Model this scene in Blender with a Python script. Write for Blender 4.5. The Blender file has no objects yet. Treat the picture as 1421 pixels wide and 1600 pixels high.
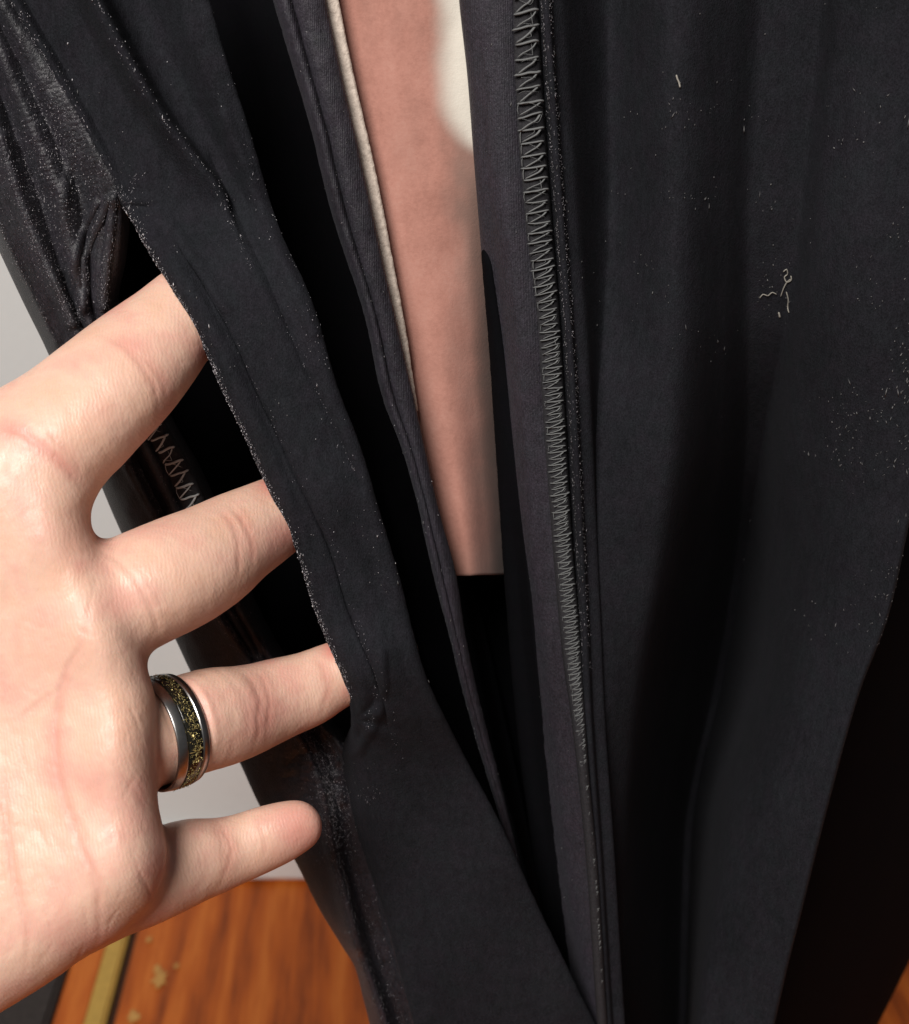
import bpy, bmesh, math, random
import numpy as np
from mathutils import Vector, Matrix
random.seed(7); RNG = np.random.default_rng(7)
S = bpy.context.scene; COL = S.collection

# ------------------------------------------------------------------ camera
PITCH = math.radians(20); FPX = 2000.0; CX, CY = 710.5, 800.0
CAMH = 0.43
cd = bpy.data.cameras.new('camera'); cam = bpy.data.objects.new('camera', cd); COL.objects.link(cam)
cd.sensor_fit = 'VERTICAL'; cd.sensor_height = 24.0; cd.lens = FPX/1600*24.0
cd.clip_start = 0.01; cd.clip_end = 50
cam.location = (0, 0, CAMH); cam.rotation_euler = (math.radians(90)-PITCH, 0, 0)
cd.dof.use_dof = True; cd.dof.focus_distance = 0.212; cd.dof.aperture_fstop = 18
S.camera = cam
# ------------------------------------------------------------------ light
w = bpy.data.worlds.new('World'); S.world = w; w.use_nodes = True
w.node_tree.nodes['Background'].inputs[0].default_value = (0.95, 0.97, 1, 1)
w.node_tree.nodes['Background'].inputs[1].default_value = 0.07
def lamp(name, loc, target, size, power, color):
    ld = bpy.data.lights.new(name, 'AREA'); ld.shape = 'DISK'; ld.size = size; ld.energy = power; ld.color = color
    o = bpy.data.objects.new(name, ld); COL.objects.link(o); o.location = loc
    o.rotation_euler = (Vector(target)-Vector(loc)).to_track_quat('-Z', 'Y').to_euler()
lamp('room_lamp', (-0.30, -0.58, CAMH+0.60), (0, 0.25, 0.36), 0.50, 16.5, (1, 0.955, 0.91))
S.view_settings.view_transform = 'Standard'; S.view_settings.look = 'None'
S.view_settings.exposure = 0.0; S.view_settings.gamma = 1.0

# ------------------------------------------------------------------ helpers
cP, sP = math.cos(PITCH), math.sin(PITCH)
def P(px, py, d):
    """points at picture direction (px,py) and depth d (metres along the view axis); arrays allowed"""
    px, py, d = np.broadcast_arrays(np.asarray(px, float), np.asarray(py, float), np.asarray(d, float))
    u = (px-CX)/FPX; v = (py-CY)/FPX
    return np.stack([u*d, d*(cP - v*sP), CAMH - d*(sP + v*cP)], -1)
DG = 0.2115
def BD(py):            # depth of the hanging garment's upright plane
    return DG/(cP - (np.asarray(py, float)-CY)/FPX*sP)

def mat(name):
    m = bpy.data.materials.new(name); m.use_nodes = True
    nt = m.node_tree; b = nt.nodes['Principled BSDF']
    return m, nt, b
def node(nt, typ, **kw):
    n = nt.nodes.new(typ)
    for k, v in kw.items():
        if hasattr(n, k): setattr(n, k, v)
        else: n.inputs[k].default_value = v
    return n
def mapping(nt, scale=(1,1,1), rot=(0,0,0)):
    tc = node(nt, 'ShaderNodeTexCoord'); mp = node(nt, 'ShaderNodeMapping')
    mp.inputs['Scale'].default_value = scale; mp.inputs['Rotation'].default_value = rot
    nt.links.new(tc.outputs['Object'], mp.inputs['Vector']); return mp.outputs['Vector']
def noise(nt, vec, scale, detail=3, rough=0.5):
    n = node(nt, 'ShaderNodeTexNoise'); n.inputs['Scale'].default_value = scale
    n.inputs['Detail'].default_value = detail; n.inputs['Roughness'].default_value = rough
    nt.links.new(vec, n.inputs['Vector']); return n.outputs['Fac']
def ramp(nt, fac, stops):
    r = node(nt, 'ShaderNodeValToRGB'); e = r.color_ramp.elements
    while len(e) < len(stops): e.new(0.5)
    for el, (p, c) in zip(e, stops): el.position = p; el.color = (*c, 1)
    nt.links.new(fac, r.inputs[0]); return r.outputs[0]
def bump(nt, b, height, strength, dist, prev=None):
    bp = node(nt, 'ShaderNodeBump'); bp.inputs['Strength'].default_value = strength; bp.inputs['Distance'].default_value = dist
    nt.links.new(height, bp.inputs['Height'])
    if prev is not None: nt.links.new(prev, bp.inputs['Normal'])
    nt.links.new(bp.outputs['Normal'], b.inputs['Normal']); return bp.outputs['Normal']

def velvet(name, c0, c1, sheen=0.2, spec=0.15, rough=0.75, bs=0.5, fine=4200, streak=0.6, rib=0.0):
    m, nt, b = mat(name)
    big = noise(nt, mapping(nt, (1, 1, streak)), 60, 4, 0.6); mid = noise(nt, mapping(nt, (1, 1, 0.45)), 900, 3, 0.7)
    pile = noise(nt, mapping(nt, (1, 1, 0.6)), fine, 2, 0.7); hue = noise(nt, mapping(nt), 240, 3, 0.6); bg = node(nt, 'ShaderNodeMath', operation='MULTIPLY_ADD'); bg.inputs[1].default_value = 0.45; bg.inputs[2].default_value = 0.275; nt.links.new(big, bg.inputs[0]); big = bg.outputs[0]
    mx = node(nt, 'ShaderNodeMath', operation='MULTIPLY_ADD'); mx.inputs[1].default_value = 0.9
    m2 = node(nt, 'ShaderNodeMath', operation='MULTIPLY_ADD'); m2.inputs[1].default_value = 0.5
    nt.links.new(pile, mx.inputs[0]); nt.links.new(big, mx.inputs[2]); nt.links.new(mid, m2.inputs[0]); nt.links.new(mx.outputs[0], m2.inputs[2])
    m3 = node(nt, 'ShaderNodeMath', operation='MULTIPLY_ADD'); m3.inputs[1].default_value = 1.15; m3.inputs[2].default_value = 0.5-1.2*1.15; nt.links.new(m2.outputs[0], m3.inputs[0])
    col = ramp(nt, m3.outputs[0], [(0.10, c0), (0.5, tuple(0.42*p+0.58*q for p, q in zip(c1, c0))), (0.95, c1)])
    r = nt.nodes[-1]; tint = ramp(nt, hue, [(0.35, (0.94, 1.0, 1.02)), (0.65, (1.05, 0.97, 1.06))])
    mu = node(nt, 'ShaderNodeMixRGB', blend_type='MULTIPLY'); mu.inputs[0].default_value = 1; nt.links.new(col, mu.inputs[1]); nt.links.new(tint, mu.inputs[2])
    nt.links.new(mu.outputs[0], b.inputs['Base Color'])
    b.inputs['Roughness'].default_value = rough; b.inputs['Specular IOR Level'].default_value = spec
    b.inputs['Sheen Weight'].default_value = sheen; b.inputs['Sheen Roughness'].default_value = 0.35
    b.inputs['Sheen Tint'].default_value = (0.72, 0.74, 0.82, 1)
    n1 = bump(nt, b, pile, bs, 0.0002); n1 = bump(nt, b, mid, 0.25, 0.0003, n1)
    if rib:
        wv = node(nt, 'ShaderNodeTexWave', wave_type='BANDS', bands_direction='X'); wv.inputs['Scale'].default_value = 1150; wv.inputs['Distortion'].default_value = 0.8; wv.inputs['Detail'].default_value = 1
        nt.links.new(mapping(nt, (1, 0, 0), (0, 0.0, 0)), wv.inputs['Vector']); n1 = bump(nt, b, wv.outputs['Fac'], rib, 0.00025, n1)
    return m
def plain(name, c, rough=0.6, metal=0.0, spec=0.3, ns=900, bs=0.3, bd=0.0001, var=0.2):
    m, nt, b = mat(name); v = mapping(nt); n = noise(nt, v, ns, 4, 0.6)
    col = ramp(nt, n, [(0.3, tuple(x*(1-var) for x in c)), (0.7, tuple(min(1, x*(1+var)) for x in c))])
    nt.links.new(col, b.inputs['Base Color']); b.inputs['Roughness'].default_value = rough
    b.inputs['Metallic'].default_value = metal; b.inputs['Specular IOR Level'].default_value = spec
    if bs: bump(nt, b, n, bs, bd)
    return m

def link(name, me, m=None, parent=None):
    o = bpy.data.objects.new(name, me); COL.objects.link(o)
    if m is not None and len(me.materials) == 0: me.materials.append(m)
    if parent is not None:
        o.parent = parent; o.matrix_parent_inverse = Matrix.Translation(-Vector(origin(parent)))
    return o
def origin(o):
    v = Vector(o.location)
    while o.parent is not None: o = o.parent; break
    return v if o.parent is None and o.type == 'EMPTY' and v.length > 0 else Vector((0, 0, 0))
def mesh(name, V, F, smooth=True):
    me = bpy.data.meshes.new(name); me.from_pydata([tuple(p) for p in np.asarray(V).tolist()], [], [tuple(f) for f in F]); me.update()
    if smooth: me.polygons.foreach_set('use_smooth', [True]*len(me.polygons))
    return me
def empty(name, loc, label, cat, group=None):
    o = bpy.data.objects.new(name, None); COL.objects.link(o); o.location = loc; o.empty_display_size = 0.02
    o['label'] = label; o['category'] = cat
    if group: o['group'] = group
    return o
def tag(o, label, cat, group=None):
    o['label'] = label; o['category'] = cat
    if group: o['group'] = group
    return o

def pchip(x, y, xi):
    """monotone cubic through (x,y); y may be (n,) or (n,k)"""
    x = np.asarray(x, float); y = np.asarray(y, float); h = np.diff(x)
    sh = (-1,)+(1,)*(y.ndim-1); hh = h.reshape(sh); dl = np.diff(y, axis=0)/hh
    d = np.zeros_like(y)
    if len(x) > 2:
        w1 = 2*hh[1:]+hh[:-1]; w2 = hh[1:]+2*hh[:-1]
        ok = dl[:-1]*dl[1:] > 0
        with np.errstate(divide='ignore', invalid='ignore'):
            hm = (w1+w2)/(w1/dl[:-1]+w2/dl[1:])
        d[1:-1] = np.where(ok, hm, 0)
    d[0] = dl[0]; d[-1] = dl[-1]
    xi = np.clip(xi, x[0], x[-1]); k = np.clip(np.searchsorted(x, xi, side='right')-1, 0, len(x)-2)
    t = (xi-x[k])/h[k]; t = t.reshape((-1,)+(1,)*(y.ndim-1)); hk = h[k].reshape(t.shape)
    return ((1+2*t)*(1-t)**2*y[k] + t*(1-t)**2*hk*d[k] + t*t*(3-2*t)*y[k+1] + t*t*(t-1)*hk*d[k+1])
def K(d):   # {key: value} -> function of py
    ks = sorted(d); vs = [d[k] for k in ks]
    return lambda y: pchip(ks, vs, np.asarray(y, float))
def snoise(x, y, s, seed, oct=3):
    """cheap smooth value noise, about -1..1"""
    r = np.random.default_rng(seed); out = 0; a = 1.0; tot = 0
    for o in range(oct):
        g = r.random((64, 64))*2-1; X = x/s*2**o; Y = y/s*2**o
        xi = np.floor(X).astype(int); yi = np.floor(Y).astype(int); fx = X-xi; fy = Y-yi
        fx = fx*fx*(3-2*fx); fy = fy*fy*(3-2*fy); xi %= 64; yi %= 64; x2 = (xi+1) % 64; y2 = (yi+1) % 64
        out = out + a*((g[xi, yi]*(1-fx)+g[x2, yi]*fx)*(1-fy)+(g[xi, y2]*(1-fx)+g[x2, y2]*fx)*fy); tot += a; a *= 0.5
    return out/tot

class Panel: pass
def panel(name, rails, y0, y1, m, parent, step=6, per=10, thick=0.0009, wob=0.3, wob_s=45, seed=1, extra=None, edge=0.0):
    """cloth lofted across rails; a rail is (x(py), off_mm(py)) as functions; off is measured behind the garment's plane"""
    ys = np.arange(y0, y1+step, step, dtype=float)
    X = np.stack([np.broadcast_to(np.asarray(r[0](ys), float), ys.shape) for r in rails]); O = np.stack([np.broadcast_to(np.asarray(r[1](ys), float), ys.shape) for r in rails])
    n = len(rails); ui = np.linspace(0, n-1, (n-1)*per+1)
    X = pchip(np.arange(n), X, ui); O = pchip(np.arange(n), O, ui)
    Y = np.broadcast_to(ys, X.shape)
    O = O + wob*snoise(X+500, Y*0.6+300, wob_s, seed) 
    if extra is not None: O = O + extra(X, Y)
    if edge: X = X + edge*snoise(X*0+seed*7, Y, 9, seed+5, 2)
    V = P(X, Y, BD(Y)+O/1000)
    a, b = X.shape; idx = np.arange(a*b).reshape(a, b)
    F = np.stack([idx[:-1, :-1], idx[:-1, 1:], idx[1:, 1:], idx[1:, :-1]], -1).reshape(-1, 4)
    me = mesh(name, V.reshape(-1, 3), F.tolist()); o = link(name, me, m, parent)
    if thick:
        md = o.modifiers.new('thickness', 'SOLIDIFY'); md.thickness = thick; md.offset = 0
    p = Panel(); p.X, p.Y, p.V, p.o = X, Y, V, o
    N = np.cross(np.gradient(V, axis=0), np.gradient(V, axis=1)); N /= np.linalg.norm(N, axis=-1, keepdims=True)+1e-12
    view = V-np.array([0, 0, CAMH]); flip = (N*view).sum(-1) > 0; N[flip] *= -1; p.N = N
    return p

# ------------------------------------------------------------------ setting: wall, baseboard, floor
def floor_pt(px, py, z=0.0):
    v = (py-CY)/FPX; d = (CAMH-z)/(sP+v*cP); return P(px, py, d)
WY = 0.60
wall_m = plain('wall_paint', (0.69, 0.70, 0.69), 0.7, ns=260, bs=0.25, bd=0.0004, var=0.015)
base_m = plain('baseboard_paint', (0.82, 0.82, 0.80), 0.5, ns=200, bs=0.1, var=0.02)
def box(name, lo, hi, m, parent=None, bev=0.0):
    bm = bmesh.new(); bmesh.ops.create_cube(bm, size=1)
    for v in bm.verts: v.co = Vector([(l+h)/2+c*(h-l) for l, h, c in zip(lo, hi, v.co)])
    if bev: bmesh.ops.bevel(bm, geom=bm.edges[:], offset=bev, segments=2, affect='EDGES')
    me = bpy.data.meshes.new(name); bm.to_mesh(me); bm.free(); return link(name, me, m, parent)
wl = box('wall', (-1.2, WY, -0.02), (1.2, WY+0.1, 1.6), wall_m); wl['kind'] = 'structure'
bb = box('baseboard', (-1.2, WY-0.011, 0.0), (1.2, WY-0.0005, 0.028), base_m, bev=0.003); bb['kind'] = 'structure'

def wood():
    m, nt, b = mat('varnished_wood')
    vs = mapping(nt, (5.5, 1, 1)); v2 = mapping(nt, (16, 1, 1))
    wv = node(nt, 'ShaderNodeTexWave', wave_type='BANDS', bands_direction='X'); wv.inputs['Scale'].default_value = 2.4
    wv.inputs['Distortion'].default_value = 10; wv.inputs['Detail'].default_value = 3; wv.inputs['Detail Scale'].default_value = 1.6
    nt.links.new(vs, wv.inputs['Vector']); g = noise(nt, v2, 22, 4, 0.6)
    mx = node(nt, 'ShaderNodeMath', operation='MULTIPLY_ADD'); mx.inputs[1].default_value = 1.0; mx.use_clamp = False
    nt.links.new(g, mx.inputs[0]); hs = node(nt, 'ShaderNodeMath', operation='MULTIPLY'); hs.inputs[1].default_value = 0.45; nt.links.new(wv.outputs['Fac'], hs.inputs[0]); nt.links.new(hs.outputs[0], mx.inputs[2])
    col = ramp(nt, mx.outputs[0], [(0.3, (0.16, 0.028, 0.004)), (0.6, (0.42, 0.088, 0.009)), (0.8, (0.50, 0.110, 0.011)), (1.0, (0.60, 0.16, 0.022))])
    nt.links.new(col, b.inputs['Base Color']); b.inputs['Roughness'].default_value = 0.42; b.inputs['Specular IOR Level'].default_value = 0.25
    bump(nt, b, g, 0.15, 0.0006); return m
wood_m = wood()
A = floor_pt(187, 1464); B = floor_pt(150, 1600)        # the brass strip's middle line
dirv = np.array(A-B)[:2]; ang = math.atan2(dirv[1], dirv[0])-math.pi/2
gap_m = plain('floor_gap', (0.05, 0.02, 0.01), 0.9)
ground = box('floor', (-1.3, -0.5, -0.03), (1.3, WY+0.05, -0.0015), gap_m); ground['kind'] = 'structure'
R2 = Matrix.Rotation(ang, 4, 'Z')
def strip(name, x0, x1, y0, y1, z0, z1, m, parent=None, bev=0.0008):
    o = box(name, (x0, y0, z0), (x1, y1, z1), m, parent, bev); return o
Bv = Vector((B[0], B[1], 0)); M0 = Matrix.Translation(Bv) @ R2
def loc_x(px, py):      # sideways distance from the strip's line, on the floor
    q = M0.inverted() @ Vector(floor_pt(px, py)); return q.x, q.y
bw = abs(loc_x(166, 1600)[0]-loc_x(133, 1600)[0])/2
edge_x = loc_x(78, 1600)[0]
def place(o): o.matrix_world = M0
x = bw+0.0035; first = None
for i in range(6):
    wd = 0.15+0.01*(i % 3)
    o = strip('plank', x, x+wd-0.0015, -0.55, 0.85, -0.012, 0.0+0.0004*(i % 2), wood_m, None)
    o.parent = ground; o.matrix_world = M0; x += wd
o = strip('plank', edge_x+0.001, -bw-0.0005, -0.55, 0.85, -0.012, 0.0, wood_m); o.parent = ground; o.matrix_world = M0
brass_m = plain('brass', (0.58, 0.36, 0.075), 0.42, 0.35, 0.5, ns=400, bs=0.2, var=0.12)
st = strip('floor_strip', -bw, bw, -0.55, 0.85, -0.01, 0.0035, brass_m, bev=0.0014); st.matrix_world = M0
tag(st, 'narrow yellow brass coloured strip set in the orange wood floor below the palm', 'floor strip')
mat_m = plain('dark_mat', (0.035, 0.028, 0.026), 0.8, ns=500, bs=0.6, bd=0.0006, var=0.5)
fm = strip('floor_mat', edge_x-0.30, edge_x, -0.55, 0.85, -0.008, 0.004, mat_m, bev=0.002); fm.matrix_world = M0
tag(fm, 'dark grey brown mat lying on the floor in the bottom left corner', 'mat')
spot_m = plain('cream_paint', (0.55, 0.29, 0.08), 0.6, ns=300, var=0.2)
for (px, py, r) in [(250, 1530, 0.0048), (246, 1516, 0.0026), (233, 1470, 0.0018), (208, 1592, 0.0034), (276, 1512, 0.0016)]:
    c = floor_pt(px, py, 0.0); V = []; n = 22
    for k in range(n):
        a = 2*math.pi*k/n; rr = r*(0.55+0.8*random.random()); V.append((c[0]+rr*math.cos(a)*0.8, c[1]+rr*math.sin(a)*1.3, 0.0009))
    V.append((c[0], c[1], 0.0013)); F = [(k, (k+1) % n, n) for k in range(n)]
    link('paint_spot', mesh('paint_spot', V, F), spot_m, ground)

# ------------------------------------------------------------------ the garment
VEL = velvet('black_velvet', (0.0045, 0.0046, 0.0056), (0.0250, 0.0256, 0.0300), 0.012, 0.1, 0.85, 0.9)
VELG = velvet('black_velvet_sheen', (0.0015, 0.0015, 0.002), (0.042, 0.040, 0.047), 0.03, 0.4, 0.46, 0.9, 3000)
LIN_SHADE = velvet('black_lining_shade', (0.0025, 0.0025, 0.003), (0.004, 0.004, 0.005), 0.0, 0.05, 0.9, 0.3)  # black lining; also stands in for shade on facing strip and rear panel
FAC = velvet('facing_knit', (0.008, 0.0072, 0.009), (0.050, 0.0455, 0.056), 0.03, 0.3, 0.55, 0.7, 3500, 0.3, 0.28)
gb = P(760, 1750, BD(1750))
G = empty('velvet_garment', (gb[0], gb[1], gb[2]), 'black velvet garment with a front slit and a side pocket held open by the hand', 'garment')
c_ = lambda v: (lambda y: np.full(np.shape(y), float(v)))
def add(f, dx): return lambda y: f(y)+dx
def mixr(f, g, t): return lambda y: f(y)*(1-t)+g(y)*t

# left back panel (behind the pocket)
l0 = K({-150:-260, 0:-170, 200:-85, 385:0, 470:40, 548:78, 650:120, 765:165, 828:192, 1000:279, 1045:300, 1188:377, 1259:410, 1341:463, 1420:503, 1474:536, 1513:559, 1555:570, 1600:581, 1750:600})
l2 = K({-150:-130, 0:-70, 230:4, 310:32, 400:68, 500:112, 600:156, 740:207, 800:238, 960:338, 1030:385, 1130:452, 1230:498, 1330:516, 1400:538, 1480:562, 1600:602, 1750:640})
l7 = K({-150:-60, 0:15, 80:62, 150:102, 240:152, 310:185, 340:185, 400:180, 470:168, 560:204, 655:252, 690:272, 725:293, 770:314, 820:335, 960:392, 1060:452, 1130:505, 1180:540, 1300:578, 1480:618, 1600:655, 1750:700})
l1 = mixr(l0, l2, 0.3)
l3, l4, l5, l6 = [mixr(l2, l7, t) for t in (0.2, 0.42, 0.62, 0.82)]
def polyd(X, Y, pts):
    q = np.array(pts, float); d = np.full(X.shape, 1e9)
    for p0, p1 in zip(q[:-1], q[1:]):
        e = p1-p0; t = np.clip(((X-p0[0])*e[0]+(Y-p0[1])*e[1])/(e@e), 0, 1); d = np.minimum(d, np.hypot(X-p0[0]-e[0]*t, Y-p0[1]-e[1]*t))
    return d
def wr(X, Y):   # gathers fanning down from the pocket's top corner, rows of pile, the crushed patch below the ring finger
    f = np.zeros(X.shape)
    for pts, wd, am in [([(178, 308), (173, 360), (166, 415), (163, 480)], 4.5, -1.1), ([(170, 312), (147, 365), (131, 405), (134, 450), (126, 500)], 4.5, -1.2), ([(152, 318), (126, 368), (114, 420), (112, 480)], 5, -0.8),
                        ([(2, 215), (30, 310), (52, 370), (85, 440), (112, 505)], 7, -1.0), ([(-20, 300), (20, 390), (60, 470), (90, 530)], 6, -0.7), ([(110, 250), (96, 330), (100, 420)], 9, -0.7),
                        ([(200, 730), (222, 770), (243, 806), (262, 850)], 5, -0.8), ([(215, 740), (232, 772)], 4, -0.5), ([(335, 955), (362, 990), (398, 1035)], 6, -0.9), ([(372, 950), (395, 990), (412, 1030)], 4, -0.8), ([(470, 1140), (500, 1190), (514, 1260), (524, 1330), (540, 1400), (556, 1480)], 11, -2.2), ([(500, 1130), (525, 1180), (535, 1250)], 8, -1.0)]:
        f = f+am*np.exp(-(polyd(X, Y, pts)/wd)**2)
    b = np.exp(-((X-80)/80)**2-((Y-260)/130)**2)
    f = f+0.14*b*np.sin((Y+0.3*X)/1.35+1.6*snoise(X, Y, 22, 3))*(0.6+0.5*snoise(X, Y, 11, 4))+0.35*b*snoise(X, Y, 24, 14, 3)
    c = np.exp(-((X-490)/55)**2-((Y-1195)/95)**2)
    return f+c*(0.8*snoise(X, Y, 12, 8, 3))
Lp = panel('left_panel', [(add(l0, 26), c_(34)), (l0, c_(16)), (l1, K({0:4, 400:4, 700:5, 1100:6, 1600:7})), (l2, c_(0)), (l3, K({0:2, 300:3.2, 500:3.5, 800:3, 1100:2.5, 1600:4})), (l4, K({0:0, 300:0.3, 800:0.8, 1600:6})),
     (l5, K({0:1.5, 350:3, 700:2, 1100:3, 1600:6.5})), (l6, K({0:0.5, 350:1, 700:1, 1600:6})), (l7, K({0:2, 300:0, 330:1, 600:3, 1100:4, 1180:0, 1600:6})), (add(l7, 14), K({0:7, 330:9, 1100:10, 1200:6, 1600:9}))], -150, 1750, VELG, G, step=2.5, per=16, wob=0.4, wob_s=30, seed=2, extra=wr)

# pocket edge / front pocket panel
c0 = K({-150:-60, 0:16, 80:63, 150:103, 240:153, 310:188, 355:215, 400:240, 430:259, 480:290, 550:325, 600:346, 670:380, 745:413, 800:440, 860:466, 940:490, 1000:513, 1060:539, 1100:550, 1150:560, 1230:573, 1300:581, 1430:611, 1600:652, 1750:695})
ce = K({-150:278, 0:323, 100:352, 200:385, 350:430, 480:487, 600:522, 700:560, 800:590, 900:620, 1050:660, 1150:706, 1290:780, 1400:830, 1500:878, 1590:922, 1750:1000})
cb = lambda y: np.where(y < 330, K({-150:75, 0:150, 80:192, 190:258, 240:297, 330:352, 1750:352})(y), mixr(c0, ce, 0.66)(y)+np.maximum(0, 1-(y-330)/250)*(352-(199*0.34+424*0.66)))
cc = mixr(cb, ce, 0.45); cdd = mixr(cb, ce, 0.8)
cO = K({-150:1, 200:0.5, 310:0, 400:-6, 489:-10.5, 650:-13, 800:-14.5, 930:-15.5, 1050:-17.5, 1100:-15.5, 1200:-8, 1300:-5, 1450:-3, 1600:-2, 1750:-1})
def offc(d): return lambda y: cO(y)+d(y)
def cx(X, Y):
    t = 0
    for (ax, ay, sx, am) in [(395, 412, 50, -1.2), (520, 768, 55, -1.2), (596, 1026, 45, -1.6)]:
        t = t+am*np.exp(-((X-ax)/sx)**2-((Y-ay)/48)**2)
    t = t+0.9*np.exp(-((Y-(312+0.05*(X-190)))/6)**2)*-1*np.exp(-((X-215)/26)**2)   # bar tack at the pocket's top
    an = np.arctan2(Y-1120, X-556); rr_ = np.hypot(X-556, Y-1120)
    t = t+0.5*np.sin(an*7+1.3*snoise(X, Y, 40, 61))*np.exp(-((rr_-34)/26)**2)*np.clip((Y-1060)/40, 0, 1)
    t = t-0.9*np.exp(-(polyd(X, Y, [(596, 1020), (600, 1070), (588, 1125), (560, 1172), (530, 1180)])/7)**2)
    for pts, wd, am in [([(330, 250), (372, 340), (424, 450), (470, 560), (520, 660), (565, 760)], 6, 0.5), ([(352, 180), (395, 290), (440, 400), (490, 520)], 9, -0.6), ([(300, 420), (345, 500), (400, 620), (450, 740), (500, 880)], 8, 0.35), ([(250, 330), (300, 400), (350, 480)], 9, -0.5)]:
        t = t+am*np.exp(-(polyd(X, Y, pts)/wd)**2)
    q = X-(c0(Y.ravel()).reshape(Y.shape)+50)
    t = t+0.55*np.exp(-(q/3.2)**2)*np.clip((Y-330)/80, 0, 1)*np.clip((1160-Y)/60, 0, 1)
    return t
one = K({-150:1, 60:1, 240:0.55, 420:0, 1750:0}); low = K({-150:0, 310:0, 420:1, 1080:1, 1200:0, 1750:0})
pe = K({-150:0, 1090:0, 1190:1, 1750:1}); nb = lambda y: K({-150:0, 1090:0, 1190:1, 1400:0.5, 1600:0.15, 1750:0})(y)
Cp = panel('pocket_front', [(lambda y: c0(y)+14-44*nb(y), offc(lambda y: 6+5*nb(y))), (lambda y: c0(y)+1-14*nb(y), offc(lambda y: 1.6+1.8*nb(y))), (add(c0, 7), offc(lambda y: 0.5*nb(y))), (add(c0, 24), offc(lambda y: -0.9*low(y)+1.6*one(y))), (add(c0, 50), offc(lambda y: -0.2*low(y)+1.2*one(y))),
     (mixr(add(c0, 60), cb, 0.5), offc(lambda y: 0.4-0.6*low(y)+0.2*one(y))), (cb, offc(lambda y: -4.0*one(y))), (add(mixr(cb, cc, 0.3), 0), offc(lambda y: 4.2*one(y)+0.2)), (cc, offc(lambda y: 5.6*one(y)+0.5)), (cdd, offc(lambda y: 0.5*one(y)+0.2)),
     (ce, offc(lambda y: 1.2+0*y)), (add(ce, -4), offc(lambda y: 8+0*y)), (add(ce, -40), offc(lambda y: 24+0*y))], -150, 1750, VEL, G, step=4, per=9, wob=0.35, wob_s=60, seed=3, extra=cx, edge=0.8)

panel('pocket_lining', [(add(l7, -60), c_(26)), (mixr(l7, c0, 0.5), c_(33)), (add(c0, 60), c_(33)), (add(ce, -20), c_(30))], 250, 1300, LIN_SHADE, G, step=12, per=6, seed=4)
panel('inner_fold', [(add(ce, -70), c_(36)), (add(ce, 10), c_(42)), (K({-150:440, 500:600, 1000:720, 1750:880}), c_(40)), (K({-150:470, 500:630, 1000:760, 1750:920}), c_(34))], -150, 1750, LIN_SHADE, G, step=12, per=6, seed=5)

# slit edge, left side
e0 = K({-150:396, 0:432, 200:490, 330:522, 500:576, 617:601, 700:632, 781:655, 852:671, 922:687, 992:706, 1060:722, 1180:755, 1280:785, 1600:858, 1750:890})
e4 = K({-150:478, 0:505, 120:530, 250:560, 400:592, 500:615, 605:639, 700:660, 781:678, 898:709, 992:724, 1060:738, 1180:768, 1280:793, 1600:866, 1750:898})
EO = K({-150:-1, 600:-3, 900:-3, 1280:4, 1750:12})
oe = lambda d: (lambda y: EO(y)+d)
Ep = panel('slit_edge', [(add(e0, 14), oe(24)), (add(e0, 3), oe(6)), (e0, oe(2)), (mixr(e0, e4, 0.10), oe(-0.3)), (mixr(e0, e4, 0.19), oe(-0.9)), (mixr(e0, e4, 0.27), oe(0.2)), (mixr(e0, e4, 0.33), oe(2.8)), (mixr(e0, e4, 0.41), oe(0.4)), (mixr(e0, e4, 0.6), oe(-0.3)), (mixr(e0, e4, 0.85), oe(0.3)),
     (e4, oe(1.4)), (add(e4, -5), oe(5))], -150, 1750, FAC, G, step=4, per=8, wob=0.25, wob_s=25, seed=6, edge=0.8)

# right facing, serged seam, right panel
g0 = K({-150:711, 0:722, 120:735, 250:745, 400:757, 560:770, 700:779, 898:792, 1100:808, 1300:832, 1600:880, 1750:900})
g3 = K({-150:796, 0:800, 150:805, 350:821, 500:840, 650:850, 850:866, 1000:880, 1150:900, 1350:920, 1560:934, 1750:948})
sR = K({-150:832, 0:838, 150:846, 350:860, 500:872, 650:881, 850:892, 1000:905, 1100:911, 1200:917, 1350:931, 1560:944, 1750:958})
r1 = K({-150:845, 0:853, 150:863, 300:873, 560:892, 800:905, 980:914, 1100:919, 1350:936, 1560:949, 1750:963})
Gp = panel('facing', [(add(g0, 12), K({-150:14, 900:34, 1750:50})), (g0, K({-150:3, 300:5, 500:8, 700:11, 900:14, 1200:18, 1750:26})), (mixr(g0, g3, 0.30), K({-150:0.5, 300:2, 500:4, 900:9, 1200:13, 1750:18})), (mixr(g0, g3, 0.46), K({-150:0.2, 300:0.8, 500:1.8, 900:5, 1200:9, 1750:13})), (mixr(g0, g3, 0.68), K({-150:0, 500:0.3, 900:2.2, 1750:7})), (g3, K({-150:0.6, 900:1.2, 1750:3})), (add(g3, 5), K({-150:3.5, 900:3.5, 1750:6}))], -150, 1750, FAC, G, step=5, per=9, wob=0.2, wob_s=60, seed=7)
gt = K({-150:0.0, 250:0.02, 400:0.10, 550:0.22, 700:0.34, 900:0.46, 1750:0.52})
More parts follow.
